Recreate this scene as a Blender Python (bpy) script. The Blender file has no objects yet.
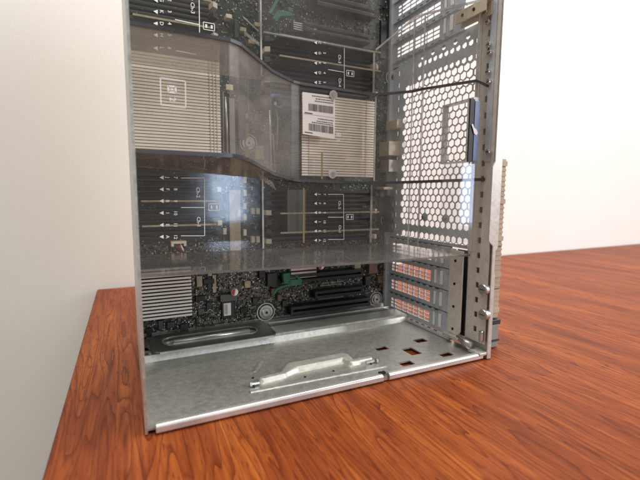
import bpy, bmesh, math, random
from mathutils import Vector, Matrix
random.seed(11)
S = bpy.context.scene
COL = S.collection
# ------------------------------------------------------------------ camera
CAM = Vector((-.2631, -.3767, .1348)); YAW, PITCH, ROLL = .4446, .1132, .0053; FPX = 406.7
fw = Vector((math.sin(YAW)*math.cos(PITCH), math.cos(YAW)*math.cos(PITCH), -math.sin(PITCH)))
r0 = Vector((math.cos(YAW), -math.sin(YAW), 0)); u0 = r0.cross(fw)
rt = math.cos(ROLL)*r0 + math.sin(ROLL)*u0; up = -math.sin(ROLL)*r0 + math.cos(ROLL)*u0
cd = bpy.data.cameras.new('camera'); cam = bpy.data.objects.new('camera', cd); COL.objects.link(cam)
cam.matrix_world = Matrix(((rt.x, up.x, -fw.x, CAM.x), (rt.y, up.y, -fw.y, CAM.y), (rt.z, up.z, -fw.z, CAM.z), (0, 0, 0, 1)))
cd.sensor_width = 36; cd.lens = FPX/640*36; cd.clip_start = .01; cd.clip_end = 50
cd.dof.use_dof = True; cd.dof.focus_distance = .33; cd.dof.aperture_fstop = 9
S.camera = cam
S.cycles.transparent_max_bounces = 40
# ------------------------------------------------------------------ world, lamps, exposure
W = bpy.data.worlds.new('World'); S.world = W; W.use_nodes = True
wn = W.node_tree.nodes; wl = W.node_tree.links
bg = wn['Background']; tc = wn.new('ShaderNodeTexCoord'); sx = wn.new('ShaderNodeSeparateXYZ'); rp = wn.new('ShaderNodeValToRGB')
wl.new(tc.outputs['Generated'], sx.inputs[0]); wl.new(sx.outputs['Z'], rp.inputs[0]); wl.new(rp.outputs[0], bg.inputs[0])
rp.color_ramp.elements[0].position = .0; rp.color_ramp.elements[0].color = (.62, .55, .47, 1)
rp.color_ramp.elements[1].position = .8; rp.color_ramp.elements[1].color = (.80, .84, .90, 1)
bg.inputs[1].default_value = .52
def area(name, loc, target, sx_, sy_, power, col):
    l = bpy.data.lights.new(name, 'AREA'); l.shape = 'RECTANGLE'; l.size = sx_; l.size_y = sy_; l.energy = power; l.color = col
    o = bpy.data.objects.new(name, l); COL.objects.link(o); o.location = loc
    o.rotation_euler = (Vector(target)-Vector(loc)).to_track_quat('-Z', 'Y').to_euler()
area('window_light', (1.25, -1.25, .75), (-.05, -.05, .05), .8, .9, 26, (.95, .96, 1))
area('ceiling_light', (-.1, -.5, 1.5), (-.1, -.1, 0), .35, .35, 4.8, (1, .94, .86))
area('reflection_softbox', (.14, -1.5, .15), (-.19, -.045, .14), .15, .26, 1.3, (.58, .74, 1))  # added bluish softbox, placed for its mirror image in the clear plastic
area('wall_fill', (.0, -.12, 1.35), (.05, .27, .25), 1.5, .25, 15, (1, .96, .90))  # added fill that brightens the wall, not a fixture
S.view_settings.view_transform = 'Standard'; S.view_settings.look = 'None'; S.view_settings.exposure = 0; S.view_settings.gamma = 1
# ------------------------------------------------------------------ helpers
def on_y(px, py, Y):                      # the point of the real plane y=Y seen at a photo pixel
    d = fw + rt*((px-320)/FPX) - up*((py-240)/FPX); return CAM + d*((Y-CAM.y)/d.y)
def on_x(px, py, X):
    d = fw + rt*((px-320)/FPX) - up*((py-240)/FPX); return CAM + d*((X-CAM.x)/d.x)
def on_z(px, py, Z):
    d = fw + rt*((px-320)/FPX) - up*((py-240)/FPX); return CAM + d*((Z-CAM.z)/d.z)
def tag(o, label=None, cat=None, group=None, kind=None):
    if label: o['label'] = label
    if cat: o['category'] = cat
    if group: o['group'] = group
    if kind: o['kind'] = kind
    return o
def thing(name, loc, label, cat, group=None):
    o = bpy.data.objects.new(name, None); COL.objects.link(o); o.location = loc; o.empty_display_size = .02
    return tag(o, label, cat, group)
class MB:
    def __init__(s): s.v = []; s.f = []; s.m = []
    def face(s, pts, m=0):
        n = len(s.v); s.v += [tuple(p) for p in pts]; s.f.append(tuple(range(n, n+len(pts)))); s.m.append(m)
    def box(s, x0, x1, y0, y1, z0, z1, m=0):
        n = len(s.v); x0, x1 = sorted((x0, x1)); y0, y1 = sorted((y0, y1)); z0, z1 = sorted((z0, z1))
        s.v += [(x0,y0,z0),(x1,y0,z0),(x1,y1,z0),(x0,y1,z0),(x0,y0,z1),(x1,y0,z1),(x1,y1,z1),(x0,y1,z1)]
        for q in ((0,3,2,1),(4,5,6,7),(0,1,5,4),(1,2,6,5),(2,3,7,6),(3,0,4,7)): s.f.append(tuple(n+i for i in q)); s.m.append(m)
        return s
    def prism(s, pts, d, m=0):            # polygon pts extruded by vector d
        n = len(s.v); k = len(pts); d = Vector(d)
        s.v += [tuple(p) for p in pts] + [tuple(Vector(p)+d) for p in pts]
        s.f.append(tuple(range(n, n+k))); s.f.append(tuple(range(n+2*k-1, n+k-1, -1))); s.m += [m, m]
        for i in range(k): j = (i+1) % k; s.f.append((n+i, n+k+i, n+k+j, n+j)); s.m.append(m)
        return s
    def tube(s, path, r, seg=10, m=0, caps=True):
        path = [Vector(p) for p in path]; rings = []
        for i, p in enumerate(path):
            t = (path[min(i+1, len(path)-1)]-path[max(i-1, 0)]).normalized()
            a = t.cross(Vector((0, 0, 1)))
            if a.length < .1: a = t.cross(Vector((1, 0, 0)))
            a.normalize(); b = t.cross(a); rr = r[i] if isinstance(r, (list, tuple)) else r
            n = len(s.v); s.v += [tuple(p+a*rr*math.cos(2*math.pi*k/seg)+b*rr*math.sin(2*math.pi*k/seg)) for k in range(seg)]; rings.append(n)
        for A, B in zip(rings, rings[1:]):
            for k in range(seg): j = (k+1) % seg; s.f.append((A+k, A+j, B+j, B+k)); s.m.append(m)
        if caps:
            s.f.append(tuple(rings[0]+k for k in range(seg))[::-1]); s.f.append(tuple(rings[-1]+k for k in range(seg))); s.m += [m, m]
        return s
    def build(s, name, mats, parent=None, bevel=0, smooth=False, solid=0):
        me = bpy.data.meshes.new(name); me.from_pydata(s.v, [], s.f)
        if not isinstance(mats, (list, tuple)): mats = [mats]
        for mt in mats: me.materials.append(mt)
        me.polygons.foreach_set('material_index', s.m)
        bm = bmesh.new(); bm.from_mesh(me); bmesh.ops.recalc_face_normals(bm, faces=bm.faces); bm.to_mesh(me); bm.free()
        o = bpy.data.objects.new(name, me); COL.objects.link(o)
        if parent:
            o.parent = parent; w = Vector((0, 0, 0)); q = parent
            while q: w += q.location if q.type == 'EMPTY' else Vector((0, 0, 0)); q = None if q.type == 'EMPTY' else q.parent
            if parent.type == 'EMPTY': o.location = -parent.location
        if solid:
            md = o.modifiers.new('solid', 'SOLIDIFY'); md.thickness = solid; md.offset = 0
        if bevel:
            md = o.modifiers.new('bevel', 'BEVEL'); md.width = bevel; md.segments = 2; md.limit_method = 'ANGLE'; md.angle_limit = .6
        if smooth:
            for p in me.polygons: p.use_smooth = True
        return o
def box(name, m, parent, *a, bevel=0): return MB().box(*a).build(name, m, parent, bevel)
TXT = {}
def add_text(mb, txt, size, origin, xd, yd, m=0, center=True):
    key = txt
    if key not in TXT:
        c = bpy.data.curves.new('t', 'FONT'); c.body = txt; c.size = 1; c.resolution_u = 2
        c.align_x = 'CENTER'; c.align_y = 'CENTER'; c.offset = .012
        o = bpy.data.objects.new('t', c); COL.objects.link(o); dg = bpy.context.evaluated_depsgraph_get()
        me = bpy.data.meshes.new_from_object(o.evaluated_get(dg))
        TXT[key] = ([v.co.copy() for v in me.vertices], [tuple(p.vertices) for p in me.polygons])
        bpy.data.objects.remove(o); bpy.data.curves.remove(c); bpy.data.meshes.remove(me)
    vs, fs = TXT[key]; n = len(mb.v); xd = Vector(xd); yd = Vector(yd); origin = Vector(origin)
    mb.v += [tuple(origin+xd*(v.x*size)+yd*(v.y*size)) for v in vs]
    for f in fs: mb.f.append(tuple(n+i for i in f)); mb.m.append(m)
# ------------------------------------------------------------------ materials
def newmat(name):
    m = bpy.data.materials.new(name); m.use_nodes = True; nt = m.node_tree; return m, nt.nodes, nt.links, nt.nodes['Principled BSDF']
def mat(name, col, rough=.5, metal=0, nscale=0, namt=.0, bump=0, bscale=400, col2=None, spec=.5):
    m, n, l, b = newmat(name)
    b.inputs['Base Color'].default_value = (*col, 1); b.inputs['Roughness'].default_value = rough; b.inputs['Metallic'].default_value = metal
    b.inputs['Specular IOR Level'].default_value = spec
    tc = n.new('ShaderNodeTexCoord')
    if nscale:
        t = n.new('ShaderNodeTexNoise'); t.inputs['Scale'].default_value = nscale; t.inputs['Detail'].default_value = 6; l.new(tc.outputs['Object'], t.inputs[0])
        r = n.new('ShaderNodeValToRGB'); c2 = col2 or tuple(c*(1-namt) for c in col)
        r.color_ramp.elements[0].position = .35; r.color_ramp.elements[0].color = (*c2, 1); r.color_ramp.elements[1].position = .65; r.color_ramp.elements[1].color = (*col, 1)
        l.new(t.outputs[0], r.inputs[0]); l.new(r.outputs[0], b.inputs['Base Color'])
        mr = n.new('ShaderNodeMapRange'); mr.inputs['To Min'].default_value = max(.05, rough-.12); mr.inputs['To Max'].default_value = min(1, rough+.12)
        l.new(t.outputs[0], mr.inputs[0]); l.new(mr.outputs[0], b.inputs['Roughness'])
    if bump:
        t = n.new('ShaderNodeTexNoise'); t.inputs['Scale'].default_value = bscale; t.inputs['Detail'].default_value = 4; l.new(tc.outputs['Object'], t.inputs[0])
        bp = n.new('ShaderNodeBump'); bp.inputs['Strength'].default_value = bump; bp.inputs['Distance'].default_value = .0005; l.new(t.outputs[0], bp.inputs['Height']); l.new(bp.outputs[0], b.inputs['Normal'])
    return m
def steel(name, c1, c2, rough=.42, metal=.55, scale=260):
    m, n, l, b = newmat(name); tc = n.new('ShaderNodeTexCoord')
    v = n.new('ShaderNodeTexVoronoi'); v.inputs['Scale'].default_value = scale; v.inputs['Randomness'].default_value = 1
    ns = n.new('ShaderNodeTexNoise'); ns.inputs['Scale'].default_value = 230; ns.inputs['Detail'].default_value = 8
    l.new(tc.outputs['Object'], v.inputs['Vector']); l.new(tc.outputs['Object'], ns.inputs['Vector'])
    sp = n.new('ShaderNodeSeparateColor'); l.new(v.outputs['Color'], sp.inputs[0])
    mx = n.new('ShaderNodeMath'); mx.operation = 'MULTIPLY_ADD'; mx.inputs[1].default_value = .28; l.new(sp.outputs[0], mx.inputs[0])
    m2 = n.new('ShaderNodeMath'); m2.operation = 'MULTIPLY'; m2.inputs[1].default_value = .72; l.new(ns.outputs[0], m2.inputs[0]); l.new(m2.outputs[0], mx.inputs[2])
    r = n.new('ShaderNodeValToRGB'); r.color_ramp.elements[0].position = .15; r.color_ramp.elements[0].color = (*c1, 1); r.color_ramp.elements[1].position = .75; r.color_ramp.elements[1].color = (*c2, 1)
    l.new(mx.outputs[0], r.inputs[0]); l.new(r.outputs[0], b.inputs['Base Color'])
    mr = n.new('ShaderNodeMapRange'); mr.inputs['To Min'].default_value = rough-.1; mr.inputs['To Max'].default_value = rough+.14; l.new(mx.outputs[0], mr.inputs[0]); l.new(mr.outputs[0], b.inputs['Roughness'])
    b.inputs['Metallic'].default_value = metal
    bp = n.new('ShaderNodeBump'); bp.inputs['Strength'].default_value = .12; bp.inputs['Distance'].default_value = .0004; l.new(ns.outputs[0], bp.inputs['Height']); l.new(bp.outputs[0], b.inputs['Normal'])
    return m
def clear(name, tint=(.93, .93, .92), haze=.10, hazecol=(.55, .54, .52), rough=.06, ior=1.5, smear=0):
    m, n, l, b = newmat(name); n.remove(b); out = n['Material Output']; tc = n.new('ShaderNodeTexCoord')
    tr = n.new('ShaderNodeBsdfTransparent'); tr.inputs[0].default_value = (*tint, 1)
    df = n.new('ShaderNodeBsdfDiffuse'); df.inputs[0].default_value = (*hazecol, 1)
    gl = n.new('ShaderNodeBsdfGlossy'); gl.inputs['Roughness'].default_value = rough
    ns = n.new('ShaderNodeTexNoise'); ns.inputs['Scale'].default_value = 22; ns.inputs['Detail'].default_value = 7; ns.inputs['Distortion'].default_value = .6
    mp = n.new('ShaderNodeMapping'); mp.inputs['Scale'].default_value = (1, 1, 3.5); l.new(tc.outputs['Object'], mp.inputs[0]); l.new(mp.outputs[0], ns.inputs['Vector'])
    mr = n.new('ShaderNodeMapRange'); mr.inputs['From Min'].default_value = .3; mr.inputs['From Max'].default_value = .75
    mr.inputs['To Min'].default_value = haze*.55; mr.inputs['To Max'].default_value = haze*1.5; l.new(ns.outputs[0], mr.inputs[0])
    vo = n.new('ShaderNodeTexVoronoi'); vo.inputs['Scale'].default_value = 260; l.new(tc.outputs['Object'], vo.inputs['Vector'])
    dt = n.new('ShaderNodeMapRange'); dt.inputs['From Min'].default_value = .05; dt.inputs['From Max'].default_value = .13; dt.inputs['To Min'].default_value = .28; dt.inputs['To Max'].default_value = 0; l.new(vo.outputs['Distance'], dt.inputs[0])
    sc = n.new('ShaderNodeSeparateColor'); l.new(vo.outputs['Color'], sc.inputs[0]); gt = n.new('ShaderNodeMath'); gt.operation = 'GREATER_THAN'; gt.inputs[1].default_value = .72; l.new(sc.outputs[0], gt.inputs[0])
    du = n.new('ShaderNodeMath'); du.operation = 'MULTIPLY'; l.new(dt.outputs[0], du.inputs[0]); l.new(gt.outputs[0], du.inputs[1])     # specks of dust
    ad = n.new('ShaderNodeMath'); ad.operation = 'ADD'; ad.use_clamp = True; l.new(mr.outputs[0], ad.inputs[0]); l.new(du.outputs[0], ad.inputs[1])
    ws = n.new('ShaderNodeTexNoise'); ws.inputs['Scale'].default_value = 14; ws.inputs['Detail'].default_value = 9; ws.inputs['Roughness'].default_value = .75; l.new(tc.outputs['Object'], ws.inputs['Vector'])
    wr = n.new('ShaderNodeMapRange'); wr.inputs['From Min'].default_value = .4; wr.inputs['From Max'].default_value = .65; wr.inputs['To Min'].default_value = rough*.6; wr.inputs['To Max'].default_value = rough*2.2+.03; l.new(ws.outputs[0], wr.inputs[0]); l.new(wr.outputs[0], gl.inputs['Roughness'])
    a = n.new('ShaderNodeMixShader'); l.new(ad.outputs[0], a.inputs[0]); l.new(tr.outputs[0], a.inputs[1]); l.new(df.outputs[0], a.inputs[2])
    fr = n.new('ShaderNodeFresnel'); ge = n.new('ShaderNodeNewGeometry'); im = n.new('ShaderNodeMath'); im.operation = 'MULTIPLY_ADD'
    im.inputs[1].default_value = 1/ior-ior; im.inputs[2].default_value = ior; l.new(ge.outputs['Backfacing'], im.inputs[0]); l.new(im.outputs[0], fr.inputs[0])   # same reflectance on both sides of the sheet
    bp = n.new('ShaderNodeBump'); bp.inputs['Strength'].default_value = .05; bp.inputs['Distance'].default_value = .001; l.new(ns.outputs[0], bp.inputs['Height'])
    l.new(bp.outputs[0], gl.inputs['Normal'])
    c = n.new('ShaderNodeMixShader'); l.new(fr.outputs[0], c.inputs[0]); l.new(a.outputs[0], c.inputs[1]); l.new(gl.outputs[0], c.inputs[2]); l.new(c.outputs[0], out.inputs[0])
    return m
def wood():
    m, n, l, b = newmat('cherry_wood_laminate'); tc = n.new('ShaderNodeTexCoord')
    def mp(sc, rot=0):
        q = n.new('ShaderNodeMapping'); q.inputs['Scale'].default_value = sc; q.inputs['Rotation'].default_value = (0, 0, rot); l.new(tc.outputs['Object'], q.inputs[0]); return q
    def noise(q, s, d=3, dist=0):
        t = n.new('ShaderNodeTexNoise'); t.inputs['Scale'].default_value = s; t.inputs['Detail'].default_value = d; t.inputs['Distortion'].default_value = dist; l.new(q.outputs[0], t.inputs['Vector']); return t
    def math_(op, a, bb, c=None):
        q = n.new('ShaderNodeMath'); q.operation = op
        for i, x in enumerate((a, bb, c)):
            if x is None: continue
            if isinstance(x, (int, float)): q.inputs[i].default_value = x
            else: l.new(x, q.inputs[i])
        return q.outputs[0]
    A = noise(mp((1, .07, 1), .05), 20, 3, .15)
    rings = math_('FRACT', math_('MULTIPLY', A.outputs[0], 38), 0)
    line = math_('POWER', rings, 5)                        # sharp dark late-wood lines
    B = noise(mp((1, .05, 1), .05), 420, 6)
    Cc = noise(mp((1, .12, 1), .05), 40, 5)
    pores = noise(mp((1, .10, 1), .05), 900, 2)
    r = n.new('ShaderNodeValToRGB'); e = r.color_ramp.elements
    e[0].position = .30; e[0].color = (.10, .016, .004, 1); e[1].position = .70; e[1].color = (.48, .130, .025, 1)
    mid = r.color_ramp.elements.new(.5); mid.color = (.27, .060, .013, 1)
    s = math_('ADD', math_('MULTIPLY', B.outputs[0], .45), math_('MULTIPLY', Cc.outputs[0], .55)); l.new(s, r.inputs[0])
    mx = n.new('ShaderNodeMix'); mx.data_type = 'RGBA'; mx.inputs[7].default_value = (.10, .016, .006, 1)
    l.new(math_('MULTIPLY', line, .92), mx.inputs[0]); l.new(r.outputs[0], mx.inputs[6])
    pr = n.new('ShaderNodeMapRange'); pr.inputs['From Min'].default_value = .56; pr.inputs['From Max'].default_value = .70; l.new(pores.outputs[0], pr.inputs[0])
    mx2 = n.new('ShaderNodeMix'); mx2.data_type = 'RGBA'; mx2.inputs[7].default_value = (.12, .02, .008, 1)
    l.new(math_('MULTIPLY', pr.outputs[0], .8), mx2.inputs[0]); l.new(mx.outputs[2], mx2.inputs[6]); l.new(mx2.outputs[2], b.inputs['Base Color'])
    b.inputs['Roughness'].default_value = .46; b.inputs['Specular IOR Level'].default_value = .15
    bp = n.new('ShaderNodeBump'); bp.inputs['Strength'].default_value = .2; bp.inputs['Distance'].default_value = .0003; l.new(pores.outputs[0], bp.inputs['Height']); l.new(bp.outputs[0], b.inputs['Normal'])
    return m
def board_mat():
    m, n, l, b = newmat('circuit_board_green'); tc = n.new('ShaderNodeTexCoord')
    mp = n.new('ShaderNodeMapping'); mp.inputs['Scale'].default_value = (1, 0, 1); l.new(tc.outputs['Object'], mp.inputs[0])
    ns = n.new('ShaderNodeTexNoise'); ns.inputs['Scale'].default_value = 30; ns.inputs['Detail'].default_value = 4; l.new(mp.outputs[0], ns.inputs['Vector'])
    v = n.new('ShaderNodeTexVoronoi'); v.feature = 'F1'; v.distance = 'CHEBYCHEV'; v.inputs['Scale'].default_value = 420; l.new(mp.outputs[0], v.inputs['Vector'])
    r = n.new('ShaderNodeValToRGB'); e = r.color_ramp.elements; e[0].position = .38; e[0].color = (.006, .014, .010, 1); e[1].position = .62; e[1].color = (.012, .035, .022, 1); l.new(ns.outputs[0], r.inputs[0])
    sp = n.new('ShaderNodeSeparateColor'); l.new(v.outputs['Color'], sp.inputs[0])
    g = n.new('ShaderNodeMath'); g.operation = 'GREATER_THAN'; g.inputs[1].default_value = .84; l.new(sp.outputs[0], g.inputs[0])
    d = n.new('ShaderNodeMath'); d.operation = 'LESS_THAN'; d.inputs[1].default_value = .30; l.new(v.outputs['Distance'], d.inputs[0])
    k = n.new('ShaderNodeMath'); k.operation = 'MULTIPLY'; l.new(g.outputs[0], k.inputs[0]); l.new(d.outputs[0], k.inputs[1])
    k2 = n.new('ShaderNodeMath'); k2.operation = 'MULTIPLY'; k2.inputs[1].default_value = .7; l.new(k.outputs[0], k2.inputs[0])
    mx = n.new('ShaderNodeMix'); mx.data_type = 'RGBA'; mx.inputs[7].default_value = (.32, .30, .24, 1); l.new(k2.outputs[0], mx.inputs[0]); l.new(r.outputs[0], mx.inputs[6]); l.new(mx.outputs[2], b.inputs['Base Color'])
    b.inputs['Roughness'].default_value = .4
    return m
WOOD = wood()
STEEL = steel('galvanised_steel', (.47, .48, .44), (.66, .665, .61), .36, .72, 480)
PANEL = steel('grey_zinc_panel', (.50, .545, .60), (.66, .70, .75), .45, .3, 300)
POST = steel('warm_zinc_post', (.66, .63, .57), (.82, .79, .73), .42, .25, 300)
FLANGE = steel('pale_zinc_flange', (.46, .45, .41), (.64, .62, .57), .42, .4, 500)
LIPM = mat('bright_folded_steel', (.74, .69, .66), .3, .6, 40, .12)
NICKEL = mat('nickel_screw', (.75, .73, .70), .22, 1, 200, .15)
EMBOSS = steel('bright_pressed_steel', (.46, .46, .41), (.66, .64, .57), .42, .45, 420)
DARKM = mat('dark_metal_bracket', (.11, .115, .105), .32, .5, 60, .3)
BLACK = mat('black_plastic', (.012, .012, .013), .42, 0, 80, .3)
BLACK2 = mat('charcoal_plastic', (.03, .031, .033), .45, 0, 80, .3)
BOARD = board_mat()
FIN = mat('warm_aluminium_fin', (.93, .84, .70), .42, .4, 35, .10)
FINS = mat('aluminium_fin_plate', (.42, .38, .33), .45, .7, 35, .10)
FIN2 = mat('dull_aluminium_fin', (.62, .60, .55), .45, .35, 35, .10)
SILVER = mat('silver_part', (.55, .54, .50), .35, .8, 90, .2)
TAN = mat('tan_component', (.40, .34, .22), .6, 0, 300, .3)
CREAM = mat('cream_plastic', (.68, .60, .46), .5, 0, 90, .12)
OLIVE = mat('olive_component', (.13, .125, .075), .5, 0, 200, .3)
HILITE = mat('painted_highlight', (.93, .93, .92), .35, .1)  # slot highlight painted as a near-white base colour
WHITEP = mat('white_print', (.80, .80, .78), .6)
PRINT = mat('pale_screen_print', (.62, .61, .58), .6)
PAPER = mat('white_label_paper', (.80, .76, .70), .7, 0, 60, .06)
INK = mat('black_ink', (.02, .02, .02), .6)
GREEN = mat('green_plastic_clip', (.015, .15, .085), .4, 0, 90, .2)
BLUE = mat('blue_plastic', (.025, .07, .24), .4, 0, 90, .15)
BLUEC = mat('dusty_blue_lever', (.06, .10, .30), .5, 0, 90, .15)
YELLOW = mat('yellow_strip', (.36, .28, .08), .5, 0, 90, .15)
RED = mat('red_sleeve', (.42, .03, .03), .45)
BRICK = mat('brown_plastic', (.16, .09, .06), .5, 0, 90, .2)
WALLM = mat('warm_white_painted_wall', (.90, .87, .82), .85, 0, 8, .03, .35, 420)
BEIGE = mat('beige_case', (.50, .40, .28), .6, 0, 30, .15)
GREYC = mat('grey_case', (.30, .30, .28), .5, .2, 30, .15)
CLR = clear('clear_plastic', (.975, .97, .96), .045, (.68, .65, .60), .05)
CLRH = clear('hazy_clear_plastic', (.91, .90, .87), .20, (.62, .58, .53), .16)
CLRF = clear('clear_plastic_smooth', (.97, .98, .99), .03, (.6, .6, .6), .03)
CLRB = clear('clear_plastic_bulge', (.95, .945, .925), .09, (.66, .62, .56), .22, 1.4)
CLRM = clear('clear_plastic_low', (.97, .965, .955), .018, (.62, .60, .56), .07)
CLRW = clear('clear_plastic_wall', (.93, .92, .90), .10, (.52, .50, .47), .10)
RIM = clear('clear_plastic_rim', (.55, .55, .54), .30, (.36, .35, .34), .15)
EDGE = clear('clear_plastic_cut_edge', (.6, .6, .6), .42, (.86, .85, .83), .15)
SEAM = clear('smoky_plastic_seam', (.16, .16, .17), .5, (.13, .13, .14), .25)
# ------------------------------------------------------------------ the setting
tag(box('desk', WOOD, None, -.305, 1.5, -.75, .262, -.03, 0, bevel=.002), kind='structure')
tag(box('wall', WALLM, None, -2.2, 2.6, .27, .35, -.8, 2.4), kind='structure')
# ------------------------------------------------------------------ chassis
XL = -.2575; YF = -.143; TZ = .0030
ch = thing('server_chassis', (-.13, -.07, 0), 'open galvanised steel computer server case lying on its side on the reddish wooden desk', 'computer case')
# tray with rectangular cut-outs: a cell grid with holes
holes = []
def zr(px, py): p = on_z(px, py, TZ); return p.x, p.y
holes = []
for cxp, cyp, w, d in ((381.5,348.4,.0115,.0075),(420.5,340.6,.0115,.0080),(406.5,363.4,.0115,.0075),(446,354.4,.0115,.0072),(411.5,351.2,.0105,.0150)):
    x, y = zr(cxp, cyp); holes.append((x-w/2, x+w/2, y-d/2, y+d/2))
def holed_plate(mb, x0, x1, y0, y1, holes, put):
    xs = sorted({x0, x1, *[h[0] for h in holes], *[h[1] for h in holes]}); ys = sorted({y0, y1, *[h[2] for h in holes], *[h[3] for h in holes]})
    xs = [x for x in xs if x0 <= x <= x1]; ys = [y for y in ys if y0 <= y <= y1]
    key = {}
    for i in range(len(xs)-1):
        for j in range(len(ys)-1):
            mx_, my_ = (xs[i]+xs[i+1])/2, (ys[j]+ys[j+1])/2
            if any(h[0] < mx_ < h[1] and h[2] < my_ < h[3] for h in holes): continue
            ids = []
            for (u, v) in ((i, j), (i+1, j), (i+1, j+1), (i, j+1)):
                if (u, v) not in key: key[(u, v)] = len(mb.v); mb.v.append(put(xs[u], ys[v]))
                ids.append(key[(u, v)])
            mb.f.append(tuple(ids)); mb.m.append(0)
YS = -.047                                    # the tray steps up here
t = MB(); holed_plate(t, XL, -.0005, YF+.0015, YS, holes, lambda x, y: (x, y, TZ-.0006))
tr = t.build('tray', STEEL, ch, solid=.0012)
# the raised step at the back of the tray
t = MB()
prof = [(YS, TZ-.0006), (YS+.0025, TZ-.0002), (YS+.0045, TZ+.0050), (YS+.007, TZ+.0062), (-.022, TZ+.0066), (-.020, TZ+.0055), (.004, TZ+.0052)]
for (a, b_) in zip(prof, prof[1:]): t.face([(XL, a[0], a[1]), (-.001, a[0], a[1]), (-.001, b_[0], b_[1]), (XL, b_[0], b_[1])])
t.build('tray_step', STEEL, ch, solid=.001)
# pressed handle shape: loft of a raised rounded bar with a swage line
def sm(a, b_, v): v = max(0, min(1, (v-a)/(b_-a))); return v*v*(3-2*v)
def seg_near(p, a, b_):
    ab_ = b_-a; u = max(0, min(1, (p-a).dot(ab_)/ab_.dot(ab_))); return (p-(a+ab_*u)).length, u
def V2(px, py): q = on_z(px, py, TZ); return Vector((q.x, q.y))
def relief(name, height, x0, x1, y0, y1, nx, ny, m, eps=.00012):
    # a sheet pressed up out of the tray; only cells that stand proud of the tray are kept
    t = MB(); H = {}
    for i in range(nx+1):
        for j in range(ny+1): H[i, j] = height(Vector((x0+(x1-x0)*i/nx, y0+(y1-y0)*j/ny)))
    idx = {}
    def vid(i, j):
        if (i, j) not in idx: idx[i, j] = len(t.v); t.v.append((x0+(x1-x0)*i/nx, y0+(y1-y0)*j/ny, TZ+.0001+H[i, j]-eps))
        return idx[i, j]
    for i in range(nx):
        for j in range(ny):
            if max(H[i, j], H[i+1, j], H[i, j+1], H[i+1, j+1]) > eps*.6: t.f.append((vid(i, j), vid(i+1, j), vid(i+1, j+1), vid(i, j+1))); t.m.append(0)
    return t.build(name, m, tr, smooth=True)
PATH = [(V2(262.5, 381.6), .0034, .0030), (V2(283, 376.6), .0034, .0030), (V2(293, 369.2), .0082, .0036), (V2(343, 359.2), .0078, .0036), (V2(351, 364.4), .0034, .0030), (V2(369.5, 360.6), .0032, .0030)]
def grip_h(p):
    best = 0
    for (a, ra, ha), (b_, rb, hb) in zip(PATH, PATH[1:]):
        d, u = seg_near(p, a, b_); u = sm(0, 1, u); r_ = ra+(rb-ra)*u; h = ha+(hb-ha)*u; best = max(best, h*(1-sm(.50, 1.0, d/r_)))
    return best
relief('pressed_grip', grip_h, PATH[0][0].x-.004, PATH[-1][0].x+.004, -.128, -.094, 190, 74, EMBOSS)
PLAT = [V2(255, 371), V2(262, 359.5), V2(300, 350.5), V2(336, 345)]
FRONT = [V2(250, 392), V2(384, 366.5)]
def plat_h(p):
    h = 0
    for a, b_ in zip(PLAT, PLAT[1:]):
        d, u = seg_near(p, a, b_); h = max(h, .0006*(1-sm(.2, 1, d/.0024)) * (1 if b_ is not PLAT[-1] else 1-.8*u))
    d, u = seg_near(p, *FRONT); return max(h, .0007*(1-sm(.2, 1, d/.0026)))
relief('pressed_rib', plat_h, PATH[0][0].x-.012, V2(384, 366).x+.004, -.141, -.078, 260, 120, STEEL)
for (p0, p1) in (((251, 384.2), (259, 382.6)), ((366, 362.4), (374, 360.6))):
    a, b_ = on_z(*p0, TZ+.002), on_z(*p1, TZ+.002); MB().tube([a, b_], .0012, 12).build('hinge_pin', NICKEL, ch, smooth=False)
    c = on_z(p0[0]-1.5 if p0[0] < 300 else p1[0]+1.5, p0[1]+.3 if p0[0] < 300 else p1[1]+.2, TZ+.002)
    MB().tube([c, c+(b_-a).normalized()*.0016], .0019, 12).build('hinge_knuckle', SILVER, ch)
t = MB()
for q in ((253, 378), (254, 387), (305, 377), (333.5, 371), (371, 364)):
    c = on_z(*q, TZ+.0003); MB().tube([c, c+Vector((0, 0, .0003))], .0009, 10).build('rivet_hole', BLACK, ch)
# folded front lip, in two lengths with a latch gap
def lip(x0, x1):
    t = MB(); pr = [(YF+.004, TZ+.0004), (YF+.0014, TZ+.0030), (YF-.0012, TZ+.0030), (YF-.0024, TZ+.0018), (YF-.0024, TZ-.0014), (YF-.001, TZ-.0025), (YF+.003, TZ-.0014)]
    t.prism([(x0, y, z) for y, z in pr], (x1-x0, 0, 0)); return t
xn = on_y(385, 377, YF).x
lip(XL+.004, xn-.0025).build('front_lip', LIPM, ch, bevel=.0004)
lip(xn+.0025, -.004).build('front_lip', LIPM, ch, bevel=.0004)
box('lip_latch', SILVER, ch, xn-.0022, xn+.0022, YF-.0008, YF+.005, TZ-.002, TZ+.0012)
box('lip_catch', BLACK, ch, xn-.004, xn+.001, YF+.0005, YF+.003, TZ+.0022, TZ+.0036)
# back plate and left end wall
box('back_plate', STEEL, ch, XL, .001, .006, .0072, .0008, .44)
box('end_wall', STEEL, ch, XL-.0015, XL, YF, .0072, .0008, .44)
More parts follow.
